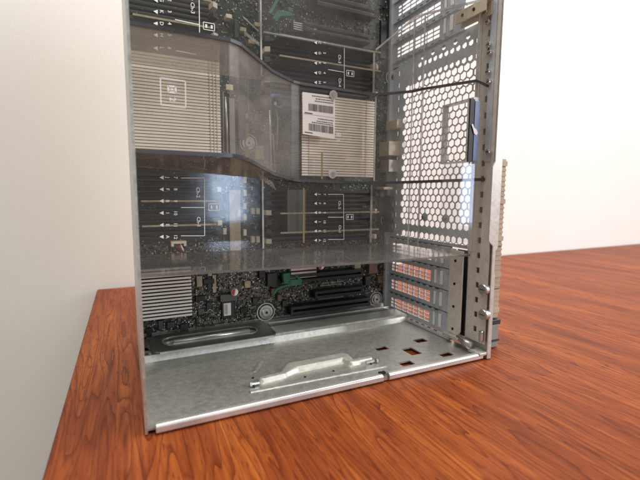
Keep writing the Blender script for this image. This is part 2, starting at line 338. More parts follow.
# ---- rear panel in the plane x=0
RX = 0.0; TH = .0011
def vplate(name, m, holes_, y0, y1, z0, z1, x=RX, parent=ch, th=TH):
    t = MB(); holed_plate(t, y0, y1, z0, z1, holes_, lambda y, z: (x, y, z)); return t.build(name, m, parent, solid=th)
def slot_cover(z0, z1, ymax=-.0995):
    H = z1-z0; hs = []
    rows = [z0+H*.24, z0+H*.42, z0+H*.60]
    for r_ in rows:
        for k in range(8):
            y = -.0115-.0066*k if k < 2 else -.0225-.0088*(k-2)
            w = .0044 if k < 2 else .0077
            hs.append((y-w, y, r_-.0002, r_+.0028 if k > 1 else r_+.0022))
    
    e = .0004
    o = vplate('slot_cover', PANEL, hs, ymax, -.0022, z0+.0004, z1-.0004, RX)
    for ya, yb2 in ((-.0832, -.0808), (-.0920, -.0885)): MB().box(RX-.0022, RX-.0007, ya, yb2, z0+H*.22, z0+H*.84).build('highlight_rib', HILITE, o, bevel=.0004)  # added ribs whose near-white colour stands in for the slot highlight
    t = MB(); t.prism([(RX-.0008, -.0935, z1-.0006), (RX-.0008, ymax, z1-.0042), (RX-.0008, ymax, z1-.0006)], (-.0008, 0, 0))
    t.build('cover_tab', PANEL, o)
    t = MB(); t.box(RX+.0007, RX+.0014, ymax, -.003, z1-.0010, z1+.0010); t.build('cover_joint', BLACK2, o)
    t = MB(); t.box(RX-.0018, RX-.0006, ymax+.012, -.003, z1-.0011, z1-.0005); t.build('cover_fold', PANEL, o)
    return o
zb = .0064; PZ = .02032
for k in range(4): slot_cover(zb+PZ*k, zb+PZ*(k+1))
zt = .2717
for k in range(5): slot_cover(zt+PZ*k, zt+PZ*(k+1), -.105)
# dark little EMI fingers between covers
for base, n_ in ((zb, 5), (zt, 5)):
    for k in range(n_):
        t = MB()
        for j in range(9): t.box(RX-.0030, RX-.0023, -.012-.009*j, -.016-.009*j, base+PZ*k-.0004, base+PZ*k+.0006)
        t.build('spring_finger_strip', DARKM if base == zb else SILVER, ch)
box('slot_frame', PANEL, ch, -.003, .004, -.0022, .0008, .0060, .44)          # corner strip by the board
box('slot_sill', PANEL, ch, -.0045, .0, -.106, 0, zb-.0028, zb-.0002, bevel=.0004)
# honeycomb vent
hw = .0072; rh = .0061; YA, YB = -.012, -.1185; ZA, ZB = .0915, .2705
t = MB(); rows = int((ZB-ZA)/rh); cols = int((YA-YB)/hw)+1
hexv = {}
def vkey(y, z):
    k = (round(y*1e5), round(z*1e5))
    if k not in hexv: hexv[k] = len(t.v); t.v.append((RX, y, z))
    return hexv[k]
screws = []
for r_ in range(rows):
    for c in range(cols):
        cy = YA - hw*(c+.5+.5*(r_ % 2)); cz = ZA + rh*(r_+.5)
        R = hw/math.sqrt(3)
        solid = r_ == 1 or r_ in (rows-3,) or (r_ == 3 and c in (6, 10)) or (r_ >= rows-4 and c < 4) or cy > -.026
        if r_ >= rows-2: solid = solid or (c % 2 == 0 and r_ == rows-1)
        out = [vkey(cy+R*math.cos(math.radians(30+60*i)), cz+rh/1.5/R*R*0 + R*math.sin(math.radians(30+60*i))*(rh/(R*1.5))) for i in range(6)]
        if solid: t.f.append(tuple(out)); t.m.append(0); continue
        ri = R*(.83 if r_ < rows-4 else .62); n = len(t.v)
        t.v += [(RX, cy+ri*math.cos(math.radians(30+60*i)), cz+ri*math.sin(math.radians(30+60*i))) for i in range(6)]
        for i in range(6): j = (i+1) % 6; t.f.append((out[i], out[j], n+j, n+i)); t.m.append(0)
vent = t.build('honeycomb_vent', PANEL, ch, solid=.0009)
for zz in (.0890, .0905+rh*rows-.0008): pass
vplate('vent_border', PANEL, [], -.1215, -.0022, .0881, ZA-.0006, RX+.0012)
vplate('vent_border', PANEL, [], -.1215, -.0022, ZB-.0045, zt+.0008, RX+.0012)
vplate('vent_border', PANEL, [], -.0135, -.0022, .0905, ZB-.003, RX+.0012)
for (yy, zz) in ((-.0620, .1129), (-.0905, .1129)):
    MB().tube([(-.0006, yy, zz), (-.0028, yy, zz)], .0018, 14).build('vent_rivet', SILVER, ch)
# vertical posts in front of the covers
pz1 = .0868
box('post_web', PANEL, ch, -.0015, .0, -.1035, -.0998, .0105, pz1)
hs = []
t = MB(); t.prism([(-.0062, -.1060, .012), (-.0062, -.1185, .012), (-.0062, -.1205, .016), (-.0062, -.1205, pz1), (-.0062, -.1060, pz1)], (.0012, 0, 0))
post = t.build('vertical_post', POST, ch, bevel=.0003)
box('post_fold', POST, ch, -.0062, .0, -.1060, -.1048, .012, pz1)
for k in range(4): MB().tube([(-.0060, -.1118, .0165+PZ*k), (-.0067, -.1118, .0165+PZ*k)], .0012, 12).build('post_hole', BLACK, post)
hs = [(-.1345, -.1312, .020+.0125*k, .0248+.0125*k) for k in range(32)]
vplate('perforated_strip', POST, hs, -.1435, -.1222, .012, .44, -.0012)
box('strip_backing', BLACK2, ch, .0025, .0035, -.143, -.1218, .004, .44)
box('post_backing', BLACK2, ch, .0025, .0035, -.1218, -.105, .004, .0865)
box('upper_post', POST, ch, -.0030, -.0012, -.1260, -.1215, .0875, .44, bevel=.0004)
box('upper_post', PANEL, ch, -.0030, -.0012, -.1400, -.1345, .1605, .44, bevel=.0004)
# outer flange with steps
def fl(pts): 
    t = MB(); t.prism([(x, YF-.0035, z) for x, z in pts], (0, .0012, 0)); return t
fl([(-.0012, .0008), (.0030, .0008), (.0030, .070), (.0018, .073), (.0018, .0895), (.0045, .0925), (.0045, .44), (-.0036, .44), (-.0036, .1600), (-.0060, .1560), (-.0060, .098), (-.0012, .094)]).build('outer_flange', FLANGE, ch, bevel=.0004)
box('flange_return', FLANGE, ch, .0018, .0032, YF-.0023, -.118, .0008, .44)
# thumb screws
for (px, py) in ((483.5, 289.5), (483.5, 314.5), (486, 12), (488, 22), (489, 45), (490, 53), (488.5, 72), (489, 82), (488.5, 152)):
    c = on_x(px, py, -.0035); rr = .0046 if 250 < py else .0022
    m = MB().tube([c+Vector((.003, 0, 0)), c+Vector((-.001, 0, 0)), c+Vector((-.0018, 0, 0))], [rr, rr, rr*.86], 22)
    o = m.build('thumb_screw', SILVER if rr > .004 else NICKEL, ch)
    MB().box(c.x-.0020, c.x-.00185, c.y-rr*.55, c.y+rr*.55, c.z-.0003, c.z+.0003).build('screw_slot', INK, o)
    for p in o.data.polygons: p.use_smooth = False
# bits at the foot of the post
c = on_x(481, 336, -.004); MB().box(c.x-.0015, c.x+.002, c.y-.0016, c.y+.0016, c.z-.005, c.z+.0045).build('latch_block', NICKEL, ch, bevel=.0007)
c = on_x(468, 345, -.007); MB().tube([c+Vector((0, .012, .0035)), c+Vector((0, .004, .0015)), c+Vector((0, -.004, .0))], [.0022, .0030, .0036], 14).build('hinge_barrel', SILVER, ch, smooth=True)
box('post_foot', FLANGE, ch, -.011, -.0005, -.1225, -.104, .0092, .0118, bevel=.0005)
box('corner_gusset', FLANGE, ch, -.009, .0028, YF-.003, YF+.010, TZ+.0008, TZ+.0034, bevel=.0006)
# beige bracket near the top of the rear panel
br = MB(); br.box(-.009, -.003, -.136, -.104, .2820, .2835); br.box(-.0042, -.003, -.136, -.104, .2720, .2820); br.box(-.0102, -.0090, -.136, -.104, .2740, .2835)
o = br.build('top_bracket', CREAM, ch, bevel=.0004)
for yy in (-.112, -.124): MB().tube([(-.0103, yy, .279), (-.0108, yy, .279)], .0013, 10).build('bracket_hole', INK, o)
# dark looped bracket lying along the back of the tray
def rounded(x0, x1, y0, y1, r_, z, n=5):
    out = []
    for cx, cy, a0 in ((x1-r_, y0+r_, -90), (x1-r_, y1-r_, 0), (x0+r_, y1-r_, 90), (x0+r_, y0+r_, 180)):
        for k in range(n+1): a = math.radians(a0+90*k/n); out.append((cx+r_*math.cos(a), cy+r_*math.sin(a), z))
    return out
def ring(name, m, parent, O, I, h, bevel=.0005):
    t = MB(); k = len(O); t.v += O + I + [(x, y, z+h) for x, y, z in O] + [(x, y, z+h) for x, y, z in I]
    for i in range(k):
        j = (i+1) % k
        t.f += [(i, j, k+j, k+i), (2*k+i, 3*k+i, 3*k+j, 2*k+j), (i, 2*k+i, 2*k+j, j), (k+i, k+j, 3*k+j, 3*k+i)]; t.m += [0]*4
    return t.build(name, m, parent, bevel)
zl = TZ+.0074
xa, xb = on_y(151, 355, -.038).x, on_y(274, 335, -.038).x
br = ring('support_bracket', DARKM, ch, rounded(xa, xb, -.0500, -.0085, .008, zl), rounded(xa+.010, xb-.014, -.0380, -.0190, .008, zl), .0020)
MB().box(xa+.006, xb-.004, -.0510, -.0498, zl+.0002, zl+.0018).build('bracket_rim', SILVER, br)
MB().box(xa+.017, xb-.022, -.0376, -.0366, zl+.0021, zl+.0030).build('bracket_rim', SILVER, br)
ring('bracket_lip', SILVER, br, rounded(xa+.0092, xb-.0132, -.0388, -.0182, .0086, zl+.0019), rounded(xa+.0102, xb-.0142, -.0378, -.0192, .008, zl+.0019), .0005, 0)
t = MB(); t.tube([(xa+.018, -.0290, zl+.001), (xb-.02, -.0290, zl+.001)], .0022, 10); t.build('bracket_rod', SILVER, br, smooth=True)
ring('support_bracket', DARKM, ch, rounded(XL+.001, xa-.002, -.044, -.010, .005, zl), rounded(XL+.002, xa-.006, -.036, -.0150, .003, zl), .002)
box('board_rail', SILVER, ch, xb+.003, -.004, -.0125, -.0105, TZ+.0058, TZ+.0082, bevel=.0004)
box('board_rail', DARKM, ch, xb+.003, -.010, -.0190, -.0130, TZ+.0058, TZ+.0068)
# ------------------------------------------------------------------ motherboard
mb_ = thing('motherboard', (-.13, 0, .012), 'dark green motherboard packed with small chips, upright against the back of the server case', 'motherboard')
BX0, BX1 = XL+.001, -.0035
bd = MB(); bd.box(BX0, BX1, .0005, .0025, .0120, .43); board = bd.build('circuit_board', BOARD, mb_)
MB().box(BX1-.0008, BX1+.0002, -.0004, .0028, .0118, .43).build('board_edge', SILVER, board)
occupied = []          # x0,x1,z0,z1 rectangles kept free of the small components
def occ(x0, x1, z0, z1): occupied.append((min(x0, x1), max(x0, x1), min(z0, z1), max(z0, z1)))
def silk_ring(c, r_, parent, m=PRINT):
    t = MB(); n = 36; w = .00045
    for k in range(n):
        a, b2 = 2*math.pi*k/n, 2*math.pi*(k+1)/n
        t.face([(c.x+(r_-w)*math.cos(a), -.0001, c.z+(r_-w)*math.sin(a)), (c.x+(r_+w)*math.cos(a), -.0001, c.z+(r_+w)*math.sin(a)), (c.x+(r_+w)*math.cos(b2), -.0001, c.z+(r_+w)*math.sin(b2)), (c.x+(r_-w)*math.cos(b2), -.0001, c.z+(r_-w)*math.sin(b2))])
    t.build('printed_ring', m, parent)
def bolt(px, py, r_=.0078, slim=False):
    c = on_y(px, py, 0)
    m = MB(); m.tube([(c.x, .0004, c.z), (c.x, -.0016, c.z), (c.x, -.0022, c.z)], [r_*.52, r_*.52, r_*.44], 20); m.tube([(c.x, .0002, c.z), (c.x, -.0006, c.z)], r_*.78, 24)
    o = m.build('mounting_screw', SILVER, mb_); silk_ring(c, r_, o)
    t = MB(); t.tube([(c.x, -.0022, c.z), (c.x, -.0024, c.z)], r_*.16, 6); t.build('screw_socket', INK, o); occ(c.x-r_, c.x+r_, c.z-r_, c.z+r_)
for q in ((266, 312, .0088), (376, 299, .0078), (387, 220, .0078), (393, 78, .0085), (248.5, 143, .0078)): bolt(*q)
def pcie(pxl, pyl, pxr, pyr, h=.0075, dark=BLACK):
    a = on_y(pxl, pyl, -.006); b2 = on_y(pxr, pyr, -.006); z = (a.z+b2.z)/2
    t = MB(); t.box(a.x, b2.x, 0, -.011, z-h/2, z-h*.13); t.box(a.x, b2.x, 0, -.011, z+h*.13, z+h/2); t.box(a.x, b2.x, 0, -.004, z-h*.13, z+h*.13)
    t.box(a.x, a.x+.003, 0, -.011, z-h*.13, z+h*.13); t.box(b2.x-.003, b2.x, 0, -.011, z-h*.13, z+h*.13)
    o = t.build('expansion_slot', dark, mb_, bevel=.0004)
    t = MB(); n = int((b2.x-a.x)/.001)
    for k in range(3, n-3): t.box(a.x+.001*k, a.x+.001*k+.0005, -.0040, -.0048, z-.0007, z+.0007)
    t.build('contact_row', TAN, o); occ(a.x-.002, b2.x+.002, z-h/2-.001, z+h/2+.001); return o
pcie(283, 279, 361, 272, .0085); pcie(313, 294.5, 361, 289, .0075); pcie(289, 311, 368, 300, .0085)
pcie(315, 2, 374, 14, .010); pcie(302, 28, 368, 41, .008); pcie(300, -22, 372, -8, .009)
# memory slots
slots_done = []
def dimm_bank(xl, xr, zs, filled, rcols):
    for i, z in enumerate(zs):
        t = MB(); t.box(xl, xr, 0, -.0125, z-.0031, z-.0010); t.box(xl, xr, 0, -.0125, z+.0010, z+.0031); t.box(xl, xr, 0, -.006, z-.001, z+.001)
        o = t.build('memory_slot', BLACK, mb_, bevel=.0003)
        for e, sgn in ((xl, -1), (xr, 1)):
            if e < BX0+.01: continue
            l_ = MB(); l_.prism([(e, -.001, z-.0022), (e+sgn*.0055, -.004, z-.0022), (e+sgn*.0062, -.018, z-.0022), (e+sgn*.002, -.021, z-.0022), (e, -.013, z-.0022)], (0, 0, .0044))
            l_.build('latch', (CREAM if (i % 3 == rcols) else BLACK2), o, bevel=.0003)
        if i in filled:
            MB().box(xl+.002, xr-.002, -.006, -.0335, z-.0007, z+.0007).build('memory_module', DARKM, o)
            MB().box(xl+.002, xr-.002, -.0336, -.0342, z-.0007, z+.0007).build('module_edge', TAN, o)
        occ(xl-.008, xr+.008, z-.0045, z+.0045)
xl1 = on_y(222, 200, -.02).x-.006
def zl_(px, py): return on_y(px, py, -.03).z
L_low = [(177), (189), (201), (213), (225), (236.5)]
dimm_bank(BX0+.002, xl1, [zl_(178, y) for y in L_low], (2, 4), 1)
dimm_bank(BX0+.002, xl1, [zl_(172, y) for y in (-10, 1, 12, 23, 35, 47)], (3,), 0)
xr0, xr1 = on_y(270, 200, -.02).x+.003, on_y(378, 210, -.02).x-.006
R_low = [194, 203.3, 212.6, 221.8, 231, 240.5]
dimm_bank(xr0, xr1, [zl_(320, y) for y in R_low], (2, 4), 2)
dimm_bank(xr0, xr1-.002, [zl_(318, y) for y in (43, 53, 63, 73, 83, 93)], (0, 2), 1)
# medium chips, connectors, coils: individual parts
def chip(px0, py0, px1, py1, d, m, name='chip', lab=None, Y=0):
    a = on_y(px0, py0, Y); b2 = on_y(px1, py1, Y)
    o = MB().box(a.x, b2.x, 0, -d, a.z, b2.z).build(name, m, mb_, bevel=min(.0003, d*.3)); occ(a.x, b2.x, a.z, b2.z)
    if lab: MB().box(a.x*.82+b2.x*.18, a.x*.2+b2.x*.8, -d-.0001, -d-.0002, a.z*.82+b2.z*.18, a.z*.25+b2.z*.75).build('chip_label', lab, o)
    return o
ic = chip(221, 300, 234, 316.5, .003, BLACK2, lab=None)
a, b2 = on_y(223.6, 303.5, -.003), on_y(231, 315, -.003)
sti = MB().box(a.x, b2.x, -.0031, -.0033, a.z, b2.z).build('chip_label', PAPER, ic)
t = MB(); add_text(t, 'ROM', .0026, ((a.x+b2.x)/2-.0008, -.0035, (a.z+b2.z)/2), (0, 0, 1), (-1, 0, 0)) if False else None
for k in range(4): t.box(a.x+.0008+.0008*k, a.x+.0011+.0008*k, -.00335, -.0034, a.z-.001, b2.z+.001+.0006*(k % 2))
t.build('label_text', INK, sti)
chip(219, 294, 236, 299, .006, DARKM, 'small_heat_spreader')
for q in ((196, 276, 202, 286), (203, 279, 214, 283), (212, 275, 216, 292), (195, 296, 205, 300), (198, 309, 204, 314), (207, 277, 211, 290), (244, 281, 250, 287), (258, 270, 264, 277), (252, 298, 257, 303), (240, 308, 247, 312), (206, 302, 211, 308), (158, 320, 163, 328), (146, 328, 152, 336), (167, 322, 174, 327), (180, 324, 188, 331)):
    chip(*q, random.uniform(.0015, .004), random.choice([BLACK2, BLACK, DARKM, TAN]))
for q in ((266, 273, 276, 285), (207, 272, 211, 275), (366, 262, 374, 272), (363, 276, 368, 284), (352, 262, 358, 268), (376, 276, 381, 282), (276, 294, 280, 300), (281, 300, 286, 305), (270, 288, 274, 293)):
    chip(*q, random.uniform(.003, .007), random.choice([BRICK, BLACK2, TAN]), 'connector')
for q in ((234.5, 292, .0034), (321, 266, .0034), (313, 31, .0034), (213, 19, .003)):
    c = on_y(q[0], q[1], -.008)
    o = MB().tube([(c.x, 0, c.z), (c.x, -.009, c.z)], q[2], 20).build('capacitor', SILVER, mb_, smooth=False)
    t = MB(); t.prism([(c.x+q[2]*.9*math.cos(a), -.0091, c.z+q[2]*.9*math.sin(a)) for a in [math.radians(80+k*16) for k in range(12)]], (0, -.0002, 0)); t.build('capacitor_mark', RED, o)
    t = MB(); t.prism([(c.x+q[2]*.92*math.cos(a), -.0091, c.z+q[2]*.92*math.sin(a)) for a in [math.radians(-95+k*15) for k in range(12)]], (0, -.0002, 0)); t.build('capacitor_mark', WHITEP, o)
def comb(px0, py0, px1, py1, n, m=SILVER):
    a = on_y(px0, py0, -.008); b2 = on_y(px1, py1, -.008); t = MB(); H = a.z-b2.z; p = H/n
    t.box(a.x, b2.x, 0, -.004, b2.z, a.z, 1)
    for k in range(n): t.box(a.x, b2.x, -.004, -.009, b2.z+p*k, b2.z+p*(k+.55), 0)
    t.build('finned_regulator', [m, BLACK2], mb_); occ(a.x, b2.x, b2.z, a.z)
comb(290.5, 267, 316, 280, 4); comb(293, 21, 317, 34, 4)
# green retaining clip with its bent arm
def green_clip(dx, dy):
    P = lambda x, y, Y=-.012: on_y(x+dx, y+dy, Y)
    t = MB(); t.prism([P(286, 275), P(293, 274), P(294.5, 285), P(287, 285)], (0, .006, 0)); t.prism([P(291, 281), P(305, 280), P(305, 286), P(292, 287)], (0, .004, 0))
    t.prism([P(298, 277), P(300, 276), P(304, 280.5), P(303, 282)], (0, .004, 0))
    t.tube([P(292, 286), P(284, 288), P(279, 291), P(276, 296)], .0014, 8)
    t.build('retaining_clip', GREEN, mb_, bevel=.0004)
    c = P(290, 280, 0); occ(c.x-.01, c.x+.01, c.z-.005, c.z+.005)
green_clip(-3, -1)
def green_up():
    P = lambda x, y, Y=-.012: on_y(x, y, Y)
    t = MB(); t.prism([P(273, 17), P(278, 10), P(292, 12), P(293, 16), P(281, 16), P(276, 22)], (0, .006, 0)); t.prism([P(288, 7), P(293, 8), P(292, 12), P(288, 11)], (0, .004, 0))
    t.tube([P(274, 19), P(270, 14), P(276, 3), P(280, -6)], .0016, 8); t.build('retaining_clip', GREEN, mb_, bevel=.0004)
green_up()
# white fan connector with coloured wires in front of the lowest left memory slot
P = lambda x, y, Y=-.028: on_y(x, y, Y)
t = MB(); t.box(P(171, 240).x, P(186, 240).x, -.022, -.030, P(178, 243.4).z, P(178, 241).z); t.box(P(171, 240).x, P(173.5, 240).x, -.022, -.030, P(178, 246).z, P(178, 243.4).z); t.box(P(183.5, 240).x, P(186, 240).x, -.022, -.030, P(178, 246).z, P(178, 243.4).z)
fc = t.build('fan_connector', CREAM, mb_)
for i, (x, m) in enumerate(((176, BRICK), (178, RED), (180.5, WHITEP))):
    MB().tube([P(x, 243), P(x+.5, 246, -.030), P(x+2.0, 249, -.027), P(x+3, 251, -.02)], .0008, 8).build('wire', m, fc, smooth=True)
# components seen by the vents (cream squares, bar)
for q in ((400, 119, 417, 129), (394, 140, 411, 157), (393, 159, 408, 173)):
    pass
chip(396, 119, 405, 129, .020, CREAM, 'connector', Y=-.018); chip(389, 141, 405, 156, .018, CREAM, 'connector', Y=-.018); chip(389, 159.5, 402, 172, .016, FIN2, 'connector', Y=-.016)
chip(384, 187, 393, 189.5, .016, CREAM, 'connector', Y=-.016)
chip(389, 196, 398, 232, .012, BLACK2, 'connector', Y=-.012); chip(379, 189, 386, 214, .002, DARKM); chip(379, 22, 384, 60, .004, BLACK2, 'connector')
# tall dark block and strips left of the right-hand memory slots
chip(228, 190, 240, 250, .004, TAN, 'connector'); 
for y in (177, 190, 203, 214, 229): chip(242, y, 245, y+6, .006, CREAM, 'connector'); 
for (x, y) in ((250, 208), (255, 208), (250, 236), (255, 236), (236, 210), (222, 228)): chip(x, y, x+3.5, y+6, .005, CREAM, 'connector')
for (x, y) in ((238, 30), (246, 42), (224, 17), (252, 25)): chip(x, y, x+6, y+5, .008, CREAM if x == 224 else TAN, 'connector')
for q in ((202, 1, 210, 5), (233, 22, 237, 40), (262, 100, 270, 118), (236, 110, 244, 140), (254, 146, 262, 160), (226, 92, 232, 96)): chip(*q, .006, TAN if q[0] in (202, 254) else BLACK2, 'connector')
# many tiny parts: one uncountable scatter
t = MB(); mats_ = [BLACK2, TAN, SILVER, WHITEP, OLIVE, DARKM]
for z0, z1, n_ in ((.0125, .09, 13500), (.09, .43, 9000)):
    for _ in range(n_):
        x = random.uniform(BX0+.001, BX1-.002); z = random.uniform(z0, z1)
        w, h = random.choice([(.0005, .0010), (.0010, .0005), (.0008, .0014), (.0014, .0008), (.0005, .0005), (.0006, .0012), (.0011, .0006), (.0020, .0014), (.0026, .0020)])
        if random.random() < .55: x = round(x/.0016)*.0016
        if random.random() < .55: z = round(z/.0018)*.0018
        if any(a0-w < x < a1+w and b0-h < z < b1+h for a0, a1, b0, b1 in occupied): continue
        d = random.uniform(.0004, .0013)*(1 if w < .002 else 1.6)
        # greener, sparser strip near the rear panel
        if x > -.03 and random.random() < .45: continue
        mi = random.choices(range(6), (16, 30, 22, 6, 18, 12))[0]
        if w >= .002: mi = random.choice((0, 5, 5, 4))
        t.box(x-w/2, x+w/2, .0004, -d, z-h/2, z+h/2, mi)
o = t.build('surface_components', mats_, mb_); o['kind'] = 'stuff'
t = MB()
for row in range(7):      # pin rows and printed marks
    pass
for (px, py, n_, dx, dz) in ((231, 272, 9, 0, -.0021), (282, 283, 9, .0026, 0), (320, 285.5, 16, .0016, 0), (322, 283, 16, .0016, 0), (318, 299, 18, .0017, 0), (200, 322, 10, .0019, 0), (252, 288, 9, .0019, 0), (206, 288, 6, .0019, 0), (196, 290, 7, 0, -.002)):
    c = on_y(px, py, 0)
    t = MB(); t.box(min(c.x, c.x+dx*(n_-1))-.0008, max(c.x, c.x+dx*(n_-1))+.0008, .0003, -.0008, min(c.z, c.z+dz*(n_-1))-.0009, max(c.z, c.z+dz*(n_-1))+.0009, 1)
    for k in range(n_): x, z = c.x+dx*k, c.z+dz*k; t.box(x-.0004, x+.0004, .0004, -.0018, z-.0005, z+.0005)
    t.build('pin_row', [SILVER, BLACK2], mb_)
# printed box frame by the board's lower right corner
def line(t, a, b2, w, m=0):
    a = Vector(a); b2 = Vector(b2); d = (b2-a).normalized(); s_ = Vector((d.z, 0, -d.x))*w/2
    t.face([a-s_, b2-s_, b2+s_, a+s_], m)
t = MB()
for p_, q_ in (((384.5, 200), (385, 308)), ((385, 308), (362, 312)), ((377, 262), (377.5, 275)), ((393, 201), (393, 221))):
    line(t, on_y(*p_, -.0002), on_y(*q_, -.0002), .0006)
t.build('board_marking', PRINT, mb_)
# ------------------------------------------------------------------ heat sinks
def fins_sink(name, label, x0, x1, z0, z1, yf, n, cols, m=FIN, m2=FINS, grp=None, depth=None, fill=.80):
    h = thing(name, ((x0+x1)/2, 0, z0), label, 'heat sink', grp)
    p = (z1-z0)/n; t = MB(); t2 = MB(); yb = -.006 if depth is None else depth
    for k in range(n):
        z = z0+p*k; t2.box(x0+.0006, x1-.0006, yb, yf+.001, z+p*.35, z+p*.35+.0005)
        segs = [x0]+cols+[x1]
        for i, (a, b2) in enumerate(zip(segs, segs[1:])):
            c = p*.26; lo, hi = z+p*.04, z+p*fill; g = .0003
            ea = a+(g if i else 0); eb = b2-(g if i < len(segs)-2 else 0)
            va = c if i else 0; vb = c if i < len(segs)-2 else 0
            t.prism([(ea, yf, lo), (eb, yf, lo), (eb+vb*2, yf, (lo+hi)/2), (eb, yf, hi), (ea, yf, hi), (ea+va*2, yf, (lo+hi)/2)], (0, .0014, 0))
    t.build('fin_edges', m, h); t2.build('fins', m2, h)
    MB().box(x0+.002, x1-.002, -.0005, yb-.0003, z0+.002, z1-.002).build('base', FINS, h)
    return h
a = on_y(219, 62, -.04); b2 = on_y(221.6, 153, -.04)
LHz0, LHz1 = b2.z, a.z; LHx = (a.x+b2.x)/2
h1 = fins_sink('heat_sink', 'large tan finned processor heat sink on the left, marked with a 2', BX0+.0005, LHx, LHz0, LHz1, -.04, 30, [on_y(208.5, 100, -.04).x, on_y(212, 100, -.04).x, on_y(215.2, 100, -.04).x], grp='finned heat sinks on the motherboard')
a = on_y(302, 93, -.040); b2 = on_y(374, 177, -.040)
RHx0, RHx1, RHz0, RHz1 = a.x, b2.x, on_y(340, 176.5, -.04).z, on_y(340, 97, -.04).z
h2 = fins_sink('heat_sink', 'large tan finned processor heat sink behind the barcode sticker', RHx0, RHx1, RHz0, RHz1, -.04, 30, [on_y(308, 150, -.04).x, on_y(365, 150, -.04).x], grp='finned heat sinks on the motherboard')
a = on_y(191, 272, -.022); b2 = on_y(191.5, 315.5, -.022)
h3 = fins_sink('heat_sink', 'smaller grey ridged heat sink at lower left, below the clear plastic cover', BX0+.0005, a.x, b2.z, a.z+.006, -.022, 15, [], FIN2, DARKM, fill=.60, grp='finned heat sinks on the motherboard')
# socket levers beside the sinks
s = thing('socket_lever', (on_y(225, 150, -.01).x, 0, on_y(225, 150, -.01).z), 'bright bent wire lever upright beside the left heat sink', 'lever', 'wire levers beside the processors')
t = MB(); t.tube([on_y(223.5, 153, -.014), on_y(222.5, 92, -.014), on_y(224, 86, -.014), on_y(229, 85, -.014)], .0008, 8); t.tube([on_y(227.5, 154, -.014), on_y(225.5, 97, -.014)], .0013, 8)
t.build('wire_arm', SILVER, s, smooth=True); a = on_y(226, 84, -.018); MB().box(a.x, a.x+.006, -.014, -.018, a.z-.0045, a.z).build('tab', CREAM, s)
a = on_y(229, 98, -.006); b2 = on_y(235.5, 155, -.006); MB().box(a.x, b2.x, -.001, -.006, a.z, b2.z).build('side_rail', GREYC, s)
s = thing('socket_lever', (on_y(275, 150, -.01).x, 0, on_y(275, 150, -.01).z), 'wire lever ending in a dusty blue hook, left of the right heat sink', 'lever', 'wire levers beside the processors')
t = MB()
t.tube([on_y(271, 168, -.016), on_y(270, 110, -.016)], .0011, 8); t.tube([on_y(277, 150, -.016), on_y(278, 120, -.016), on_y(276, 109, -.018)], .0007, 8); t.tube([on_y(275, 168, -.016), on_y(273, 134, -.016), on_y(270, 134, -.016)], .0007, 8)
t.build('wire_arm', SILVER, s, smooth=True)
MB().tube([on_y(280, 95, -.02), on_y(273, 95.5, -.02), on_y(269.5, 100, -.02), on_y(272, 106, -.02), on_y(279, 108, -.02), on_y(284, 105, -.02)], [.0011, .0017, .0019, .0019, .0016, .001], 10).build('blue_hook', BLUEC, s, smooth=True)
c = on_y(275.5, 103.5, -.02); MB().tube([c, c+Vector((0, .002, 0))], .0014, 12).build('pivot', NICKEL, s)
# ------------------------------------------------------------------ clear air baffle
ab = thing('air_baffle', (-.13, -.08, .085), 'large transparent plastic air duct spanning the case over the heat sinks and memory slots', 'air duct')
YV = -.045; YC = -.12; XE = XL+.0006
W0 = (-.052, -.049); W1 = (-.021, -.0645); W2 = (-.0185, -.0760); W3 = (-.0085, -.1290); W4 = (-.0018, -.1340)
CUR = [(-.2025, YC), (-.196, -.1165), (-.187, -.106), (-.160, -.072), (-.1355, -.0525), (-.128, -.050)]   # the diagonal bulge, in plan
def quad(t, a, b2, c, d, m=0): t.face([a, b2, c, d], m)
def wallstrip(t, plan, zlo, zhi):
    for i in range(len(plan)-1):
        (x0, y0), (x1, y1) = plan[i], plan[i+1]
        quad(t, (x0, y0, zlo(i)), (x1, y1, zlo(i+1)), (x1, y1, zhi(i+1)), (x0, y0, zhi(i)))
def part(t, name, m, solid=.0011): return t.build(name, m, ab, solid=solid)
XM = on_y(262, 200, YV).x
# lower memory cover (recessed sheet), rim wall below it
t = MB(); quad(t, (XE, YV, .0876), (XM, YV, .0870), (XM, YV, .1480), (XE, YV, .1545)); quad(t, (XM, YV, .0870), (W0[0], YV, .0862), (W0[0], YV, .1450), (XM, YV, .1480))
part(t, 'memory_cover', CLRM)
t = MB(); t.face([(XE, YV-.0006, .0876), (W0[0], YV-.0006, .0862), (W1[0], W1[1], .0858), (W2[0], W2[1], .0856), (W3[0], W3[1], .0850), (-.10, YC-.006, .0848), (XE, YC-.002, .0865)])
part(t, 'lower_wall', CLRW, .0014)
t = MB(); t.box(XE, W3[0]-.001, YC-.0070, YC-.0058, .0838, .0868)
t = MB()
for (x0, y0, z0), (x1, y1, z1) in ((((XE, YC-.002, .0865)), (-.10, YC-.006, .0848)), ((-.10, YC-.006, .0848), (W3[0], W3[1], .0850))):
    t.prism([(x0, y0-.0004, z0-.0007), (x1, y1-.0004, z1-.0007), (x1, y1-.0004, z1+.0008), (x0, y0-.0004, z0+.0008)], (0, -.0012, 0))
part(t, 'rim', RIM, 0)
